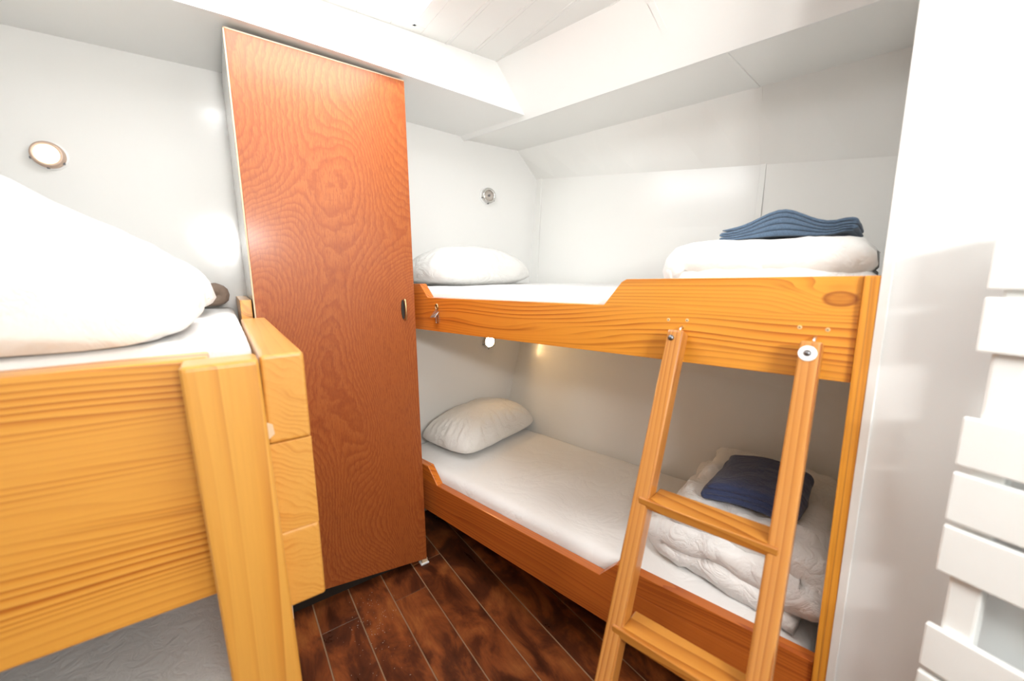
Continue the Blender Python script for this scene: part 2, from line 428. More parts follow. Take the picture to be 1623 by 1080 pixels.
# hull side (turned by PHI): curved lining, knuckle, sloping panel, soffit
def far_u(un): return (FAR_Y + 0.02 - un*math.sin(PHI))/math.cos(PHI)
NEAR_U = -0.045
prof_far = [(1.60, -0.03), (1.735, 0.40), (1.768, 0.528), (1.812, 0.69), (1.856, 0.855), (1.895, 1.05), (1.926, 1.251), (1.957, 1.55), (1.982, 1.856)]
prof_near = [(1.60, -0.03), (1.735, 0.40), (1.768, 0.528), (1.812, 0.69), (1.856, 0.855), (1.893, 1.05), (1.922, 1.251), (1.946, 1.47), (1.962, 1.680)]
prof_far += [(1.848, 1.996)]
prof_near += [(1.884, 1.996)]
def sheet_between(pa, pb, ua, ub, thick, nrm_out=True):
    bm = bmesh.new()
    n = 10
    grid = []
    for i in range(n + 1):
        t = i/n
        row = []
        for (a, b2) in zip(pa, pb):
            un = a[0]*(1 - t) + b2[0]*t; z = a[1]*(1 - t) + b2[1]*t
            u = (ua(un) if callable(ua) else ua)*(1 - t) + (ub(un) if callable(ub) else ub)*t
            row.append((un, u, z))
        grid.append(row)
    front = [[bm.verts.new(p) for p in r] for r in grid]
    back = [[bm.verts.new((p[0] + thick, p[1], p[2])) for p in r] for r in grid]
    m_, w_ = len(grid), len(grid[0])
    for i in range(m_ - 1):
        for j in range(w_ - 1):
            bm.faces.new((front[i][j], front[i+1][j], front[i+1][j+1], front[i][j+1]))
            bm.faces.new((back[i][j], back[i][j+1], back[i+1][j+1], back[i+1][j]))
    for j in range(w_ - 1):
        bm.faces.new((front[0][j], front[0][j+1], back[0][j+1], back[0][j]))
        bm.faces.new((front[-1][j], back[-1][j], back[-1][j+1], front[-1][j+1]))
    for i in range(m_ - 1):
        bm.faces.new((front[i][0], back[i][0], back[i+1][0], front[i+1][0]))
        bm.faces.new((front[i][-1], front[i+1][-1], back[i+1][-1], back[i][-1]))
    return bm
hull = mesh_obj('wall_hull', sheet_between(prof_near[:9], prof_far[:9], NEAR_U, far_u, 0.03), 'white_hull', rot=(0, 0, PHI), smooth=False)
for p in hull.data.polygons: p.use_smooth = False
tag(hull, 'white curved hull lining behind the right bunks', 'wall', kind='structure')
mesh_obj('sloping_panel', sheet_between(prof_near[8:], prof_far[8:], NEAR_U, far_u, 0.03), 'white_hull', hull)
bm = prism_bm([(1.507, NEAR_U, 1.993), (1.89, NEAR_U, 1.993), (1.854, far_u(1.854), 1.993), (1.507, far_u(1.507), 1.993)], (0, 0, 0.02))
mesh_obj('soffit', bm, 'white_hull', hull)
# joint battens of the lining
def batten(name, pts, w, t, mat='white_hull'):
    """flat strip following pts (bunk frame), w wide along u, standing t proud"""
    bm = bmesh.new()
    last = None
    for (un, u, z, nx, nz) in pts:
        ring = [bm.verts.new((un, u - w/2, z)), bm.verts.new((un + nx*t, u - w/2 + t*.5, z + nz*t)), bm.verts.new((un + nx*t, u + w/2 - t*.5, z + nz*t)), bm.verts.new((un, u + w/2, z))]
        if last: 
            for q in range(3): bm.faces.new((last[q], last[q+1], ring[q+1], ring[q]))
        last = ring
    return mesh_obj(name, bm, mat, hull)
def at_u(prof_i, u):
    t = (u - NEAR_U)/(1.58 - NEAR_U)
    a, b2 = prof_near[prof_i], prof_far[prof_i]
    return (a[0]*(1-t) + b2[0]*t, a[1]*(1-t) + b2[1]*t)
ub = 0.415
kn, tp = at_u(8, ub), at_u(9, ub)
batten('joint_batten', [(1.508, ub + 0.03, 1.993, 0, -1), (tp[0], ub + 0.005, 1.993, 0, -1)], 0.022, 0.003)
batten('joint_batten', [(tp[0], ub, tp[1], -0.8, -0.5), (kn[0], ub - 0.02, kn[1], -0.8, -0.5)], 0.022, 0.002)
batten('joint_batten', [(*kn, -1, 0)[:1] + (ub - 0.02, kn[1], -1, 0), (at_u(6, ub)[0], ub - 0.02, at_u(6, ub)[1], -1, 0)], 0.022, 0.002)
uc = 1.545
batten('joint_batten', [(*at_u(8, uc), 0)[:1] + (uc, at_u(8, uc)[1], -1, 0), (at_u(6, uc)[0], uc - 0.01, at_u(6, uc)[1], -1, 0)], 0.018, 0.003)

# fascia box running along the deck edge above the right bunks
fas = mesh_obj('trim_1', prism_bm([(1.333, NEAR_U - 0.25, 2.20), (1.505, NEAR_U - 0.25, 1.986), (1.519, NEAR_U - 0.25, 1.988), (1.36, NEAR_U - 0.25, 2.20)], (0, 2.0, 0)), 'white', rot=(0, 0, PHI))
tag(fas, 'white sloping fascia panel along the ceiling above the right bunks', 'trim', kind='structure')
mesh_obj('joint_batten', prism_bm([(1.3725, 0.62, 2.15), (1.500, 0.565, 2.0), (1.498, 0.565, 1.998), (1.370, 0.62, 2.148)], (0, 0.02, 0)), 'white', fas)

# transverse beam box above wardrobe and far ends of the bunks (underside cambered)
camber = [(LEFT_X, 2.035), (-0.45, 2.047), (0.10, 2.050), (0.45, 2.038), (0.80, 2.020), (1.10, 2.005), (1.60, 1.985)]
bm = bmesh.new()
fr = [bm.verts.new((x, BEAM_Y, z)) for x, z in camber] + [bm.verts.new((x, BEAM_Y, 2.24)) for x in (1.60, LEFT_X)]
f = bm.faces.new(fr)
r = bmesh.ops.extrude_face_region(bm, geom=[f])
bmesh.ops.translate(bm, verts=[g for g in r['geom'] if isinstance(g, bmesh.types.BMVert)], vec=(0, FAR_Y - BEAM_Y + 0.01, 0))
# keep it on the cabin side of the sloping fascia
bmesh.ops.bisect_plane(bm, geom=list(bm.verts) + list(bm.edges) + list(bm.faces), plane_co=B(1.512, 0, 2.0), plane_no=UN*0.76 + Vector((0, 0, 0.64)), clear_outer=True)
bmesh.ops.holes_fill(bm, edges=[e for e in bm.edges if e.is_boundary], sides=0)
tag(mesh_obj('trim_2', bm, 'white'), 'white boxed deck beam across the top of the wardrobe', 'trim', kind='structure')

# ceiling of planks with a skylight
SK = (0.02, 0.658, 0.86, 1.505)     # x0 x1 y0 y1
ceil_base = bmesh.new()
def add_box(bm, lo, hi):
    r = bmesh.ops.create_cube(bm, size=1.0)
    for v in r['verts']:
        v.co = Vector([(lo[i] + hi[i])/2 + v.co[i]*(hi[i] - lo[i]) for i in range(3)])
for (a, b2, c, d) in [(LEFT_X, SK[0], BACK_Y, FAR_Y), (SK[1], 2.4, BACK_Y, FAR_Y), (SK[0], SK[1], BACK_Y, SK[2]), (SK[0], SK[1], SK[3], FAR_Y)]:
    add_box(ceil_base, (a, c, CEIL_Z + 0.004), (b2, d, CEIL_Z + 0.05))
ceiling = tag(mesh_obj('ceiling', ceil_base, 'groove'), 'white tongue and groove plank ceiling', 'ceiling', kind='structure')
x = 0.700 - 0.1165*21
while x < 1.45:
    x0, x1 = x + 0.0002, x + 0.1163
    spans = [(BACK_Y, BEAM_Y + 0.01)]
    parts = []
    if x1 > SK[0] and x0 < SK[1]:
        parts = [(x0, x1, BACK_Y, SK[2]), (x0, x1, SK[3], BEAM_Y + 0.01)]
        if x0 < SK[0] - 0.004: parts.append((x0, SK[0], SK[2], SK[3]))
        if x1 > SK[1] + 0.004: parts.append((SK[1], x1, SK[2], SK[3]))
    else: parts = [(x0, x1, BACK_Y, BEAM_Y + 0.01)]
    for (a, b2, c, d) in parts:
        o = mesh_obj('ceiling_plank', box_bm((a, c, CEIL_Z - 0.004), (b2, d, CEIL_Z + 0.004), 0.0018, 2), 'ceiling', ceiling)
        if b2 - a > 0.1 and d - c > 0.1:   # bead along the plank edge
            mesh_obj('bead', box_bm((b2 - 0.015, c + 0.001, CEIL_Z - 0.0062), (b2 - 0.009, d - 0.001, CEIL_Z - 0.002), 0.0018, 2), 'ceiling', o)
    x += 0.1165
win = tag(box('window_1', (SK[0], SK[2], CEIL_Z + 0.012), (SK[1], SK[3], CEIL_Z + 0.02), 'sky_pane'), 'bright daylit skylight pane in the plank ceiling', 'skylight', kind='structure')
bm = bmesh.new()
for lo, hi in [((SK[0]-.004, SK[2]-.004, CEIL_Z-.006), (SK[0]+.006, SK[3]+.004, CEIL_Z+.03)), ((SK[1]-.006, SK[2]-.004, CEIL_Z-.006), (SK[1]+.004, SK[3]+.004, CEIL_Z+.03)),
               ((SK[0]-.004, SK[2]-.004, CEIL_Z-.006), (SK[1]+.004, SK[2]+.006, CEIL_Z+.03)), ((SK[0]-.004, SK[3]-.006, CEIL_Z-.006), (SK[1]+.004, SK[3]+.004, CEIL_Z+.03))]:
    add_box(bm, lo, hi)
mesh_obj('window_frame', bm, 'white', win)

# end panel of the right bunk and the white partition in front of it
PA = math.radians(-27.0) - AL              # partition direction against Y
PD = Vector((math.sin(PA), math.cos(PA), 0))
PN = Vector((math.cos(PA), -math.sin(PA), 0))     # away from the cabin
P0 = B(0.998, -0.0075, 0)
endw = tag(box('wall_bunk_end', (1.012, NEAR_U - 0.03, 0), (2.03, -0.016, 2.3), 'white_hull'), 'white end panel closing off the near end of the right bunks', 'wall', kind='structure')
endw.rotation_euler = (0, 0, PHI)
p1 = P0 - PD*1.42
poly = [P0, p1, p1 + PN*0.04, P0 + PN*0.04]
part = tag(prism('wall_partition', poly, (0, 0, 2.3), 'white_cool'), 'smooth white partition panel to the right of the bunks', 'wall', kind='structure')
# light edge strip between post and panel
prism('edge_strip', [P0 + PD*0.004 - PN*0.0035, P0 - PD*0.011 - PN*0.0035, P0 - PD*0.011 + PN*0.02, P0 + PD*0.004 + PN*0.02], (0, 0, 2.2), 'white', part, bv=0.001, seg=1)

# ------------------------------------------------------------------ wardrobe
WX0, WX1 = 0.082, 0.6385
war = thing('wardrobe', 'tall narrow wardrobe with swirly reddish mahogany veneer door', 'wardrobe', (0, 0, 0))
prism('door', [(WX0 + 0.004, DOOR_Y, 0.098), (WX1, DOOR_Y, 0.022), (WX1, DOOR_Y, 2.017), (WX0 + 0.004, DOOR_Y, 2.029)], (0, 0.019, 0), 'mahogany', war, bv=0.0015)
door = war.children[0] if war.children else None
door = [o for o in bpy.data.objects if o.name == 'door'][0]
prism('edge_banding', [(WX0, DOOR_Y + 0.001, 0.098), (WX0 + 0.004, DOOR_Y + 0.001, 0.098), (WX0 + 0.004, DOOR_Y + 0.001, 2.032), (WX0, DOOR_Y + 0.001, 2.032)], (0, 0.018, 0), 'edge', door)
prism('edge_banding', [(WX0, DOOR_Y + 0.001, 2.029), (WX1, DOOR_Y + 0.001, 2.017), (WX1, DOOR_Y + 0.001, 2.0205), (WX0, DOOR_Y + 0.001, 2.0325)], (0, 0.018, 0), 'edge', door)
box('side_panel', (WX0, DOOR_Y + 0.019, 0.0), (WX0 + 0.018, FAR_Y - 0.004, 2.02), 'wall_grey', war)
box('side_panel', (WX1 - 0.020, DOOR_Y + 0.022, 0.0), (WX1 - 0.002, FAR_Y - 0.004, 2.015), 'wall_grey', war)
box('plinth', (WX0 + 0.018, DOOR_Y + 0.05, 0.0), (WX1 - 0.02, DOOR_Y + 0.07, 0.10), 'black', war)
box('corner_block', (WX1 - 0.022, DOOR_Y + 0.002, 0.0), (WX1 + 0.004, DOOR_Y + 0.024, 0.024), 'edge', war, bv=0.001, seg=1)
box('corner_shoe', (WX1 - 0.030, DOOR_Y - 0.006, 0.0), (WX1 + 0.008, DOOR_Y + 0.026, 0.006), 'plastic_white', war, bv=0.001, seg=1)
# pull handle
hx, hz = on_y(637.5, 491, DOOR_Y).x, on_y(637.5, 491, DOOR_Y).z
hnd = mesh_obj('handle', lathe_bm([(0.0, 0.0), (0.0135, 0.0), (0.0135, 0.003), (0.0, 0.003)], 24, (0, -1, 0)), 'black', door)
for v in hnd.data.vertices: v.co = Vector((hx + 0.003 + v.co.x*0.55, DOOR_Y + v.co.y, hz + v.co.z*2.9))
pts = []
for i in range(17):
    a = math.pi*i/16
    pts.append((hx + 0.010, DOOR_Y - 0.003 - 0.013*math.sin(a)**0.6, hz + 0.040*math.cos(a)))
mesh_obj('grip', tube_bm(pts, 0.0042, 10), 'brass', hnd, smooth=True)

# ------------------------------------------------------------------ right bunk bed (bunk frame: un, u, z)
FR = 1.0088      # front face of the boards
bunk = thing('bunk_bed', 'varnished pine double bunk built in along the hull on the right', 'bunk bed', (0, 0, 0), (0, 0, PHI))
def board(name, outline, mat, un0, t, bv=0.003):
    return prism(name, [(un0, u, z) for u, z in outline], (t, 0, 0), mat, bunk, bv=bv)
UL = far_u(FR) - 0.03
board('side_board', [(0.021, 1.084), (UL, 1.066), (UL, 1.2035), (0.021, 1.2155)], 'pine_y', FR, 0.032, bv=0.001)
board('guard_board', [(0.021, 1.2145), (0.5645, 1.2108), (0.512, 1.276), (0.498, 1.2835), (0.021, 1.2905)], 'pine_knot', FR, 0.032, bv=0.001)
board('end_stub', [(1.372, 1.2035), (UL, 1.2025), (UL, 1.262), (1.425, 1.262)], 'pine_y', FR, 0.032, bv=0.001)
bd = [o for o in bunk.children if o.name.startswith('side_board')][0]
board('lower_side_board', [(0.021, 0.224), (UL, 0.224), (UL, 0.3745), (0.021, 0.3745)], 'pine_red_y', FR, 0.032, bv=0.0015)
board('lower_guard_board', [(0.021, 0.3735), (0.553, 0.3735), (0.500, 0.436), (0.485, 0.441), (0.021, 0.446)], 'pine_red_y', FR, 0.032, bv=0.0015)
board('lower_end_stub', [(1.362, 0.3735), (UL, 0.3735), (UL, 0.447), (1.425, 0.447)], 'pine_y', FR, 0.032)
box('post', (0.998, -0.0065, 0.0), (1.055, 0.0205, 1.291), 'pine_z', bunk, bv=0.002)
box('post_groove', (0.9976, 0.0085, 0.0), (0.9986, 0.0098, 1.285), 'ladder_z', bunk)
prism('upper_base', [(FR + 0.032, 0.0, 1.10), (1.90, 0.0, 1.10), (1.90, far_u(1.90) - 0.04, 1.10), (FR + 0.032, UL, 1.10)], (0, 0, 0.018), 'white_hull', bunk)
prism('lower_base', [(FR + 0.032, 0.0, 0.25), (1.67, 0.0, 0.25), (1.67, far_u(1.67) - 0.04, 0.25), (FR + 0.032, UL, 0.25)], (0, 0, 0.018), 'white_hull', bunk)
# plugged screw holes on the upper board
for (px, py) in [(1059.5, 507), (1089, 508), (1267.5, 519), (1312, 523), (1066, 500)][:4]:
    p = on_plane(px, py, UN*FR, UN)
    un, u = p.dot(UN), p.dot(UD)
    s_ = mesh_obj('screw_plug', lathe_bm([(0.0042, 0.0), (0.0038, 0.0012), (0.0, 0.0012)], 14, (-1, 0, 0), (FR, u, p.z)), 'filler', bunk)
    mesh_obj('screw', lathe_bm([(0.0016, 0.0012), (0.0014, 0.002), (0.0, 0.002)], 10, (-1, 0, 0), (FR, u, p.z)), 'dark_steel', s_)

# ------------------------------------------------------------------ ladder
LA = math.radians(23.0)
LU = 0.965 - 1.165*math.tan(LA)
lad = thing('bunk_ladder', 'wooden two-rail ladder leaning against the upper right bunk', 'ladder', B(LU, 0.0, 0.0), (0, LA, PHI))
RL = 1.268
for (y0, y1) in ((0.329, 0.366), (0.067, 0.104)):
    bm = box_bm((0.0, y0, 0.018), (0.043, y1, RL), 0.007, 3)
    # foot cut level with the floor
    bmesh.ops.bisect_plane(bm, geom=list(bm.verts) + list(bm.edges) + list(bm.faces), plane_co=(0, 0, 0.0205), plane_no=(math.sin(-LA), 0, math.cos(LA)), clear_inner=True)
    bmesh.ops.holes_fill(bm, edges=[e for e in bm.edges if e.is_boundary], sides=0)
    rail = mesh_obj('rail', bm, 'ladder_z', lad)
    # steel hook pin at the top
    mesh_obj('hook_pin', tube_bm([(0.026, (y0 + y1)/2 - 0.002, RL - 0.004), (0.027, (y0 + y1)/2 - 0.002, RL + 0.010), (0.033, (y0 + y1)/2 - 0.002, RL + 0.016), (0.047, (y0 + y1)/2 - 0.002, RL + 0.015)], 0.0028, 8), 'steel', rail, smooth=True)
    yc = (y0 + y1)/2
    if y0 > 0.2:
        mesh_obj('bolt', lathe_bm([(0.007, 0.0), (0.007, 0.002), (0.0052, 0.005), (0.0, 0.006)], 16, (-1, 0, 0), (0, yc + 0.006, RL - 0.022)), 'dark_steel', rail, smooth=True)
    else:
        mesh_obj('washer', lathe_bm([(0.0155, 0.0), (0.0155, 0.0018), (0.013, 0.0026), (0.0, 0.0026)], 24, (-1, 0, 0), (0, yc + 0.003, RL - 0.027)), 'plastic_white', rail)
        mesh_obj('bolt', lathe_bm([(0.0062, 0.0026), (0.0058, 0.005), (0.0, 0.0072)], 16, (-1, 0, 0), (0, yc + 0.003, RL - 0.027)), 'dark_steel', rail, smooth=True)
for zr in (0.8745, 0.603, 0.330, 0.075):
    # level tread: back part fits between the rails, nosing laps over their fronts
    o = mesh_obj('rung', prism_bm([(-0.006, 0.350, 0), (-0.006, 0.0845, 0), (0.014, 0.0845, 0), (0.014, 0.104, 0), (0.064, 0.104, 0), (0.064, 0.329, 0), (0.014, 0.329, 0), (0.014, 0.350, 0)], (0, 0, -0.022), 0.0035, 3),
                 'ladder_y', lad, loc=(0, 0, zr), rot=(0, -LA, 0))

# ------------------------------------------------------------------ left bunk
lb = thing('left_bunk_bed', 'chunky pale pine bunk in the left foreground with post and thick end board', 'bunk bed', (0, 0, 0))
ZB = 1.165
prism('front_board', [(LEFT_X + 0.01, 0.846, 0.750), (-0.030, 0.846, 0.726), (-0.030, 0.846, ZB), (LEFT_X + 0.01, 0.846, ZB)], (0, 0.074, 0), 'pine_x', lb, bv=0.006, seg=3)
bm = box_bm((-0.0655, 0.773, 0.0), (0.0385, 0.8455, ZB), 0.009, 3)
for v in bm.verts: v.co.x += 0.0195*(ZB - v.co.z)      # the post leans a little
mesh_obj('post', bm, 'pine_light_z', lb)
for i, (z0, z1) in enumerate(((0.672, 0.828), (0.829, 1.003), (1.004, ZB))):
    bm = box_bm((0.0415, 0.803, z0), (0.1095, 1.562, z1), 0.0015, 1)
    if i != 1:
        es = [e for e in bm.edges if all(abs(v.co.z - (ZB if i == 2 else 0.672)) < 0.003 for v in e.verts) or (all(v.co.x > 0.105 for v in e.verts) and e.calc_length() > 0.1)]
    o = mesh_obj('end_plank', box_bm((0.0415, 0.803, z0), (0.1095, 1.562, z1), 0.007 if i != 1 else 0.0015, 3), 'pine_end', lb)
box('end_stub', (0.046, 1.60, 1.0), (0.078, FAR_Y - 0.002, 1.222), 'pine_light_y', lb, bv=0.002)
box('mattress_base', (LEFT_X + 0.01, 0.922, 1.02), (0.040, FAR_Y - 0.002, 1.04), 'white_hull', lb)
# a chip of bare wood on the joint
mesh_obj('chipped_patch', prism_bm([(0.0405, 0.8025, 1.012), (0.052, 0.8025, 1.022), (0.050, 0.8025, 1.040), (0.0405, 0.8025, 1.046)], (0, 0.002, 0), 0.0005, 1), 'edge', lb)

# ------------------------------------------------------------------ soft goods
def mattress(name, outline, z0, z1, label, mat='sheet', seed=1, amp=0.0035, rnd=0.02, nx=46, ny=30, frame=None, cell=None):
    """outline: 4 corner points (x, y) -> rounded slab with gentle waves"""
    bm = bmesh.new()
    c = [Vector((*p, 0)) for p in outline]
    layers = [(z0, 0.012), (z0 + 0.01, 0.0), (z1 - rnd, 0.0), (z1 - rnd*0.3, rnd*0.3), (z1, rnd)]
    def P(a, b2, inset, z):
        a2 = min(max(a, 0), 1); b3 = min(max(b2, 0), 1)
        p = (c[0]*(1-a2) + c[1]*a2)*(1-b3) + (c[3]*(1-a2) + c[2]*a2)*b3
        ctr = sum(c, Vector())/4
        e1 = (c[1]-c[0]).normalized(); e2 = (c[3]-c[0]).normalized()
        p = p + e1*(inset*(1 - 2*a2)) + e2*(inset*(1 - 2*b3))
        p.z = z
        return p
    per = [(i/nx, 0) for i in range(nx)] + [(1, j/ny) for j in range(ny)] + [(1 - i/nx, 1) for i in range(nx)] + [(0, 1 - j/ny) for j in range(ny)]
    rings = []
    for z, ins in layers:
        rings.append([bm.verts.new(P(a, b2, ins, z)) for a, b2 in per])
    for p, q in zip(rings, rings[1:]):
        for i in range(len(per)):
            j = (i + 1) % len(per)
            bm.faces.new((p[i], p[j], q[j], q[i]))
    bm.faces.new(list(reversed(rings[0])))
    top = {}
    for i in range(nx + 1):
        for j in range(ny + 1):
            a, b2 = i/nx, j/ny
            if i in (0, nx) or j in (0, ny):
                idx = i if j == 0 else (nx + j if i == nx else (nx + ny + nx - i if j == ny else 2*nx + ny + ny - j))
                top[i, j] = rings[-1][idx % len(per)]
            else:
                top[i, j] = bm.verts.new(P(a, b2, rnd, z1))
    for i in range(nx):
        for j in range(ny):
            bm.faces.new((top[i, j], top[i+1, j], top[i+1, j+1], top[i, j+1]))
    for v in bm.verts:
        if v.co.z > z0 + 0.02:
            w = wrinkle(v.co, seed, [(6, amp), (17, amp*0.5)])
            v.co += Vector((w.x*0.6, w.y*0.6, w.z))
    o = mesh_obj(name, bm, mat, smooth=True)
    return tag(o, label, 'mattress')
def bw(un, u):
    p = B(un, u, 0); return (p.x, p.y)
MF = FR + 0.036
mattress('mattress', [bw(MF, 0.024), bw(1.712, 0.024), bw(1.712, far_u(1.712) - 0.05), bw(MF, far_u(MF) - 0.05)], 0.269, 0.418, 'white sheeted mattress on the lower right bunk', seed=3, rnd=0.03)
mattress('mattress', [bw(MF, 0.024), bw(1.892, 0.024), bw(1.892, far_u(1.892) - 0.05), bw(MF, far_u(MF) - 0.05)], 1.119, 1.247, 'white sheeted mattress on the upper right bunk', seed=5, rnd=0.03)
mattress('mattress', [(LEFT_X + 0.02, 0.924), (0.036, 0.924), (0.036, FAR_Y - 0.006), (LEFT_X + 0.02, FAR_Y - 0.006)], 1.041, 1.180, 'white sheeted mattress on the left foreground bunk', seed=7, rnd=0.022)
mattress('mattress', [(LEFT_X + 0.02, 0.93), (-0.02, 0.93), (-0.02, FAR_Y - 0.01), (LEFT_X + 0.02, FAR_Y - 0.01)], 0.30, 0.45, 'grey creased mattress below the left foreground bunk', mat='vinyl', seed=8)
lbb = tag(box('berth_base', (LEFT_X + 0.01, 0.90, 0.0), (-0.01, FAR_Y - 0.005, 0.2995), 'white_hull', bv=0.003), 'white boxed berth base below the left foreground bunk', 'berth')

def pillow(name, centre, rotz, lx, ly, h, label, mat='pillow', seed=1, n=44, tilt=(0, 0), sag=0.3, crush=0.0):
    bm = bmesh.new()
    vt, vb = {}, {}
    for i in range(n + 1):
        for j in range(n + 1):
            a, b2 = -1 + 2*i/n, -1 + 2*j/n
            e = 0.10
            px = a*lx/2*(1 - e*(1 - abs(b2)**2.2)*abs(a)**3*0 - 0.10*(1 - (1 - b2*b2))*(abs(a)**2)*0.5)
            py = b2*ly/2*(1 - 0.10*(a*a)*0.5*(abs(b2)**2))
            px = a*lx/2*(0.97 + 0.03*abs(b2)**3 - 0.12*(a*b2)**4) ; py = b2*ly/2*(0.97 + 0.03*abs(a)**3 - 0.12*(a*b2)**4)
            t = max(0.0, (1 - abs(a)**3.0))**0.55*max(0.0, (1 - abs(b2)**3.0))**0.55
            edge = max(abs(a), abs(b2))
            # radial gathers near the seams
            g = 0.013*math.sin(29*math.atan2(b2, a) + 4*noise.noise(Vector((a*2, b2*2, seed))))*edge**3*(1 - edge**8)
            zt = h*0.72*t + g*t**0.4
            zb = -h*0.28*t
            w = wrinkle(Vector((px, py, 0)), seed, [(7, 0.010), (16, 0.005)])
            p = Vector((px + w.x*0.5, py + w.y*0.5, zt + w.z*t))
            vt[i, j] = bm.verts.new(p)
            if i in (0, n) or j in (0, n): vb[i, j] = vt[i, j]
            else: vb[i, j] = bm.verts.new((p.x, p.y, zb))
    for i in range(n):
        for j in range(n):
            bm.faces.new((vt[i, j], vt[i+1, j], vt[i+1, j+1], vt[i, j+1]))
            q = (vb[i, j], vb[i, j+1], vb[i+1, j+1], vb[i+1, j])
            if len(set(q)) == 4:
                try: bm.faces.new(q)
                except ValueError: pass
    bmesh.ops.remove_doubles(bm, verts=bm.verts, dist=1e-6)
    o = mesh_obj(name, bm, mat, smooth=True, loc=centre, rot=(tilt[0], tilt[1], rotz))
    return tag(o, label, 'pillow')
pillow('pillow', B(1.452, 1.545, 0.468), PHI + 0.06, 0.60, 0.38, 0.185, 'plump white pillow at the far end of the lower right bunk', seed=2, tilt=(0.0, 0.0))
pillow('pillow', B(1.41, 1.56, 1.292), PHI + 0.02, 0.62, 0.40, 0.20, 'plump white pillow at the far end of the upper right bunk', seed=6)
pillow('pillow', (-0.262, 1.62, 1.236), 0.06, 0.50, 0.36, 0.19, 'white pillow behind the duvet on the left foreground bunk', seed=9)

def fold_path(x0, x1, z, t, layers, start='right'):
    """serpentine of stacked layers between x0 (open end) and x1, layer pitch t"""
    pts = []
    for k in range(layers):
        zz = z + t*(k + 0.5)
        n = 16
        seq = [x0 + (x1 - x0)*i/n for i in range(n + 1)]
        if k % 2: seq.reverse()
        pts += [(s, zz) for s in seq]
        if k < layers - 1:
            xe = x1 if k % 2 == 0 else x0
            sg = 1 if (xe == max(x0, x1)) else -1
            for a in (-60, -30, 0, 30, 60):
                pts.append((xe + sg*t*0.5*math.cos(math.radians(a)), zz + t*0.5 + t*0.5*math.sin(math.radians(a))))
    return pts
def sweep_cloth(name, path, d0, d1, half, frame, label, cat, mat, seed, amps, nd=26, dfun=None, zfun=None, zmin=None):
    """thick soft ribbon: path in (p, z), depth from d0 to d1; frame(p, d, z) -> world"""
    bm = bmesh.new()
    n = len(path)
    rings = []
    nr = 5
    for i, (p, z) in enumerate(path):
        a, b2 = path[max(i-1, 0)], path[min(i+1, n-1)]
        tx, tz = b2[0]-a[0], b2[1]-a[1]
        l = math.hypot(tx, tz) or 1
        nx, nz = -tz/l, tx/l
        e = min(i, n-1-i)/3.0
        k = 0.35 + 0.65*math.sqrt(max(0.0, 1-(1-min(e, 1))**2))
        hh = half*k
        ring = []
        dd0, dd1 = (dfun(p, z) if dfun else (d0, d1))
        m = (dd0 + dd1)/2; hd = (dd1 - dd0)/2 - hh*0.9
        prof = []
        for q in range(nd + 1): prof.append((m - hd + 2*hd*q/nd, 1.0))
        for q in range(1, nr): 
            an = math.pi/2 - math.pi*q/nr
            prof.append((m + hd + hh*0.9*math.cos(an), math.sin(an)))
        for q in range(nd + 1): prof.append((m + hd - 2*hd*q/nd, -1.0))
        for q in range(1, nr):
            an = -math.pi/2 - math.pi*q/nr
            prof.append((m - hd + hh*0.9*math.cos(an), math.sin(an)))
        for d, s in prof:
            zz = z + nz*hh*s
            pp = p + nx*hh*s
            if zfun: zz += zfun(pp, d, zz)
            w = Vector((pp, d, zz))
            w2 = wrinkle(w, seed, amps)
            zz = w.z + w2.z*0.9
            if zmin is not None: zz = max(zz, zmin)
            ring.append(bm.verts.new(frame(w.x + w2.x if frame is not fB else max(w.x + w2.x, 0.003), w.y + w2.y, zz)))
        rings.append(ring)
    for p, q in zip(rings, rings[1:]):
        for i in range(len(p)):
            j = (i+1) % len(p)
            bm.faces.new((p[i], p[j], q[j], q[i]))
    bm.faces.new(rings[0]); bm.faces.new(list(reversed(rings[-1])))
    o = mesh_obj(name, bm, mat, smooth=True)
    return tag(o, label, cat)
fB = lambda p, d, z: B(d, p, z)
def smooth_path(pts, it=2):
    for _ in range(it):
        pts = [pts[0]] + [((a[0]+2*b2[0]+c[0])/4, (a[1]+2*b2[1]+c[1])/4) for a, b2, c in zip(pts, pts[1:], pts[2:])] + [pts[-1]]
    return pts
# lower right bunk: duvet folded in three
sweep_cloth('folded_duvet', smooth_path(fold_path(0.062, 0.400, 0.424, 0.064, 3)), 1.10, 1.69, 0.040, fB, 'white folded duvet on the lower right bunk behind the ladder', 'duvet', 'duvet_creased', 11,
            [(5, 0.020), (13, 0.017), (31, 0.008), (60, 0.003)], nd=40, dfun=lambda p, z: (1.085 + 0.10*p + (0.03 if z > 0.55 else 0.0), 1.69), zfun=lambda p, d, z: -0.02*max(0, (1.25 - d))*4*(z - 0.42)/0.2, zmin=0.4225)
# upper right bunk: duvet folded in two
sweep_cloth('folded_duvet', smooth_path(fold_path(0.008, 0.380, 1.256, 0.050, 2)), 1.09, 1.72, 0.047, fB, 'white folded duvet on the upper right bunk under the blue blanket', 'duvet', 'duvet', 14,
            [(5, 0.010), (13, 0.008), (31, 0.005), (60, 0.0015)], nd=40, zmin=1.2515)
# navy blanket on the lower duvet
sweep_cloth('folded_blanket', smooth_path(fold_path(0.105, 0.325, 0.640, 0.017, 3), 1), 1.22, 1.50, 0.0100, fB, 'dark navy folded blanket on the lower right bunk duvet', 'blanket', 'navy', 21,
            [(6, 0.010), (18, 0.004)], zfun=lambda p, d, z: -0.02*((p - 0.2)/0.12)**2)
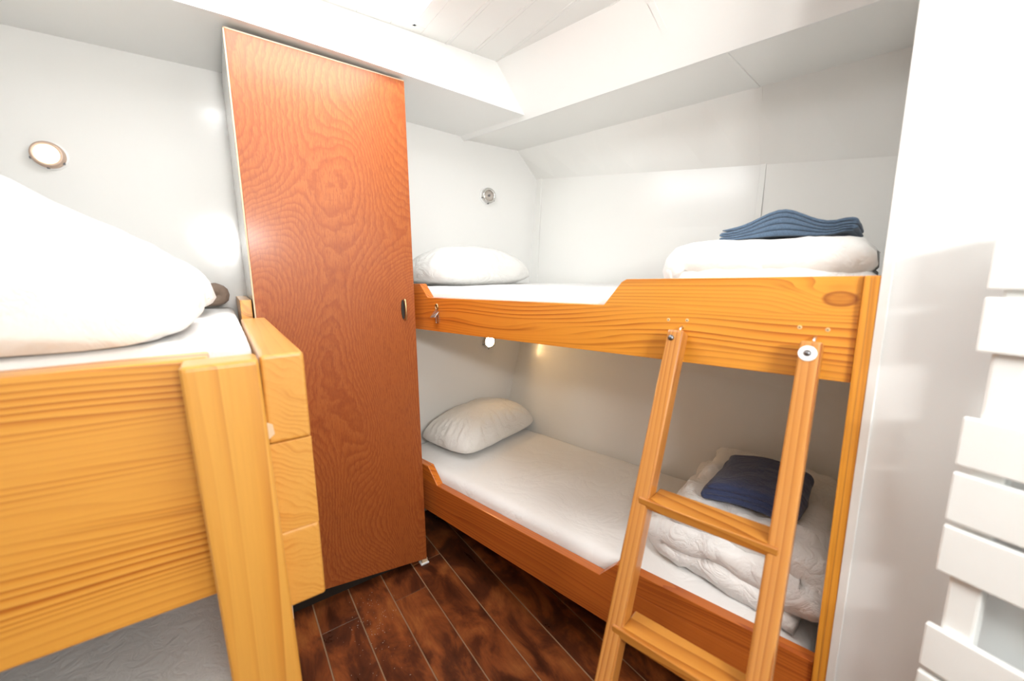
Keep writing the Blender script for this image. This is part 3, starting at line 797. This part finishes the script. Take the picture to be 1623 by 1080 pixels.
# faded blue blanket on the upper duvet: layered loose folds humped in the middle
def hump(p, d, z):
    t = (p - 0.195)/0.060
    h = math.exp(-t*t*0.9)
    lift = max(0.0, min(1.0, (z - 1.380)/0.03))
    t2 = (p - 0.062)/0.022
    return 0.026*h*(0.15 + 0.85*lift) + 0.006*math.exp(-t2*t2) - (1 - h)*0.012*lift
sweep_cloth('folded_blanket', smooth_path(fold_path(0.052, 0.325, 1.381, 0.0085, 5), 1), 1.20, 1.46, 0.0041, fB, 'faded blue folded blanket lying on the upper right bunk duvet', 'blanket', 'denim', 23,
            [(6, 0.005), (20, 0.0012)], zfun=hump)
# left bunk: big duvet mound
def mound():
    prof = [(-1.00, 1.196), (-0.60, 1.196), (-0.30, 1.196), (-0.12, 1.196), (-0.065, 1.205), (-0.040, 1.228), (-0.034, 1.258), (-0.046, 1.300), (-0.080, 1.348), (-0.122, 1.388), (-0.165, 1.416), (-0.205, 1.438),
            (-0.285, 1.478), (-0.40, 1.515), (-0.55, 1.535), (-0.72, 1.525), (-0.88, 1.47), (-0.98, 1.36), (-1.02, 1.26)]
    # refine
    pts = []
    for a, b2 in zip(prof, prof[1:] + prof[:1]):
        for k_ in range(5): pts.append((a[0] + (b2[0]-a[0])*k_/5, a[1] + (b2[1]-a[1])*k_/5))
    for _ in range(3):
        pts = [((pts[i-1][0]+2*pts[i][0]+pts[(i+1) % len(pts)][0])/4, (pts[i-1][1]+2*pts[i][1]+pts[(i+1) % len(pts)][1])/4) for i in range(len(pts))]
    bm = bmesh.new()
    y0, y1, n = 0.9225, 1.41, 46
    rings = []
    cx, cz = -0.5, 1.28
    for i in range(n + 1):
        t = i/n
        e = min(t, 1 - t)*2
        k_ = max(0.04, (1 - (1 - min(e*(2.8 if t < 0.5 else 2.0), 1))**2.6))**0.5
        ring = []
        for (x_, z_) in pts:
            zz = 1.196 + (z_ - 1.196)*k_
            xx = cx + (x_ - cx)*(0.80 + 0.20*k_)
            y_ = y0 + (y1 - y0)*t
            # tucked end: set back right of a vertical crease
            if xx > -0.105 and t < 0.5: y_ += 0.030*min(1, (xx + 0.105)/0.012)*(1 - t*2)
            w = wrinkle(Vector((xx, y_, zz)), 31, [(4, 0.018), (11, 0.010), (27, 0.004)])
            s_ = min(1.0, (zz - 1.19)/0.05)
            ring.append(bm.verts.new((xx + w.x*s_*0.7, y_ + (w.y*s_*0.8 if t > 0.12 else max(-0.002, w.y*s_*0.15)), max(1.183 if y_ > 0.948 else 1.183 - (0.948 - y_)*0.7, zz + w.z*s_ - 0.013))))
        rings.append(ring)
    for p, q in zip(rings, rings[1:]):
        for i in range(len(p)):
            j = (i+1) % len(p)
            bm.faces.new((p[i], p[j], q[j], q[i]))
    bm.faces.new(rings[0]); bm.faces.new(list(reversed(rings[-1])))
    return bm
tag(mesh_obj('bundled_duvet', mound(), 'duvet', smooth=True), 'big bundled white duvet on the left foreground bunk', 'duvet')
sweep_cloth('cloth_bundle', smooth_path(fold_path(-0.075, -0.014, 1.190, 0.040, 2)), 1.84, 1.94, 0.022, lambda p, d, z: Vector((p, d, z)), 'small taupe cloth bundle beside the pillow on the left bunk', 'cloth', 'taupe', 12,
            [(14, 0.008), (35, 0.004)], nd=12, zmin=1.184)

# ------------------------------------------------------------------ reading lamps on the far bulkhead
def lamp(px, py, r, lens, label):
    lit = lens != 'lens_off'
    p = on_y(px, py, FAR_Y)
    t = thing('reading_lamp', label, 'lamp', (p.x, FAR_Y, p.z), group='round reading lamps on the far bulkhead')
    mesh_obj('backplate', lathe_bm([(r*1.12, 0.0), (r*1.12, 0.004), (r*1.0, 0.006), (0.0, 0.006)], 40), 'plastic_white', t)
    ring = mesh_obj('ring', lathe_bm([(r, 0.004), (r, 0.016), (r*0.93, 0.026), (r*0.82, 0.029), (r*0.68, 0.024), (r*0.66, 0.012)], 48), 'lamp_ring' if lens == 'bulb_dim' else 'steel', t, smooth=True)
    mesh_obj('lens', lathe_bm([(r*0.66, 0.014), (r*0.5, 0.018), (r*0.25, 0.020), (0.0, 0.021)], 40), lens, t, smooth=True)
    if not lit: mesh_obj('bulb', lathe_bm([(r*0.16, 0.019), (r*0.14, 0.026), (0.0, 0.028)], 16), 'dark_steel', t, smooth=True)
    for a in (200, 265, 325):
        a = math.radians(a)
        mesh_obj('clip', box_bm((math.cos(a)*r*1.0 - 0.003, -0.018, math.sin(a)*r*1.0 - 0.003), (math.cos(a)*r + 0.003, -0.010, math.sin(a)*r + 0.003)), 'dark_steel', ring)
    return t
lamp(78, 247, 0.040, 'bulb_dim', 'lit round reading lamp on the bulkhead above the left bunk')
lamp(772, 311, 0.042, 'lens_off', 'unlit round reading lamp on the bulkhead above the upper right pillow')
lamp(773, 541, 0.042, 'bulb', 'lit round reading lamp under the upper right bunk')

# ------------------------------------------------------------------ metal hook on the upper board
hk = on_plane(693, 496, UN*FR, UN)
hook = thing('cabin_hook', 'small bent metal hook plate screwed to the upper right bunk board', 'hook', hk, (0, 0, PHI))
mesh_obj('plate', box_bm((-0.0030, -0.011, -0.042), (0.0, 0.007, -0.006), 0.003, 2), 'steel', hook)
mesh_obj('flap', prism_bm([(-0.002, 0.018, -0.012), (-0.022, 0.018, -0.020), (-0.022, -0.016, -0.018), (-0.002, -0.016, 0.004), (-0.002, 0.004, 0.012)], (-0.003, 0, 0.002), 0.0008, 1), 'steel', hook)
mesh_obj('eye', tube_bm([(-0.003, 0.007*math.cos(a) - 0.001, 0.024 + 0.011*math.sin(a)) for a in [2*math.pi*i/16 for i in range(17)]], 0.0028, 8), 'brass', hook, smooth=True)

# ------------------------------------------------------------------ towel radiator on the partition
RF = 0.068      # slat faces stand this far off the partition
rp = P0 - PN*RF
def along(px, py):
    p = on_plane(px, py, rp, PN)
    return (P0 - p).dot(PD), p.z
rad = thing('towel_radiator', 'white towel radiator of wide flat horizontal panels on the partition', 'radiator', P0, (0, 0, math.atan2(-PD.y, -PD.x)))
# local x runs along the partition towards the camera side, local y points into the wall after the turn
sgn = 1 if (Matrix.Rotation(math.atan2(-PD.y, -PD.x), 3, 'Z') @ Vector((0, 1, 0))).dot(PN) > 0 else -1
rows = [((1576, 369), (1565, 459)), ((1558, 471), (1549, 558)), ((1526, 661), (1515, 737)), ((1509.5, 748), (1499, 824)), ((1493, 831), (1481, 902)), ((1462.6, 985), (1452, 1050))]
zs = []
a_left = sum(along(*q)[0] for r_ in rows for q in r_)/(2*len(rows))
for t_, b_ in rows: zs.append((along(*t_)[1], along(*b_)[1]))
print('radiator left', a_left, [along(*q)[0] for r_ in rows for q in r_], zs)
ph = sum(a - b2 for a, b2 in zs)/len(zs)
zt, zbm = zs[-1]
for q in range(1, 3): zs.append((zt - q*(ph + 0.012), zt - q*(ph + 0.012) - ph))
RW = 0.50
def rbox(name, a0, a1, d0, d1, z0, z1, bv, mat='radiator'):
    ys = sorted((-sgn*d0, -sgn*d1))
    return mesh_obj(name, box_bm((a0, ys[0], z0), (a1, ys[1], z1), bv, 2), mat, rad)
for (a, b2) in zs: rbox('panel', a_left, a_left + RW, RF - 0.012, RF, b2, a, 0.0028)
for a0 in (a_left + 0.014, a_left + RW - 0.014 - 0.036):
    rbox('upright', a0, a0 + 0.036, RF - 0.046, RF - 0.0125, zs[-1][1], zs[0][0] + 0.004, 0.004)
for a0 in (a_left + 0.025, a_left + RW - 0.045):
    for zz in (zs[0][0] - 0.12, zs[-1][1] + 0.1): rbox('wall_bracket', a0, a0 + 0.02, 0.0, RF - 0.04, zz - 0.012, zz + 0.012, 0.002)
vp = along(1618, 357)
mesh_obj('bleed_valve', lathe_bm([(0.006, 0.0), (0.006, 0.008), (0.003, 0.009), (0.003, 0.013), (0.0, 0.013)], 14, (0, 0, 1), (a_left + 0.032, -sgn*(RF - 0.028), zs[0][0] + 0.004)), 'dark_steel', rad)

# ------------------------------------------------------------------ lint on the floor
random.seed(9)
bm = bmesh.new()
for i in range(110):
    cx, cy = random.gauss(0.335, 0.05), random.gauss(1.38, 0.10)
    if cy > DOOR_Y - 0.02: continue
    s_ = random.uniform(0.0006, 0.0016); a = random.uniform(0, 3.14)
    d1 = Vector((math.cos(a), math.sin(a), 0))*s_*random.uniform(1, 2.5); d2 = Vector((-math.sin(a), math.cos(a), 0))*s_
    c = Vector((cx, cy, 0.0012))
    vs = [bm.verts.new(c + d1), bm.verts.new(c + d2), bm.verts.new(c - d1), bm.verts.new(c - d2), bm.verts.new(c + Vector((0, 0, 0.0012)))]
    for q in range(4): bm.faces.new((vs[q], vs[(q+1) % 4], vs[4]))
tag(mesh_obj('floor_lint', bm, 'lint'), 'scattered pale lint and crumbs on the floor before the wardrobe', 'lint', kind='stuff')
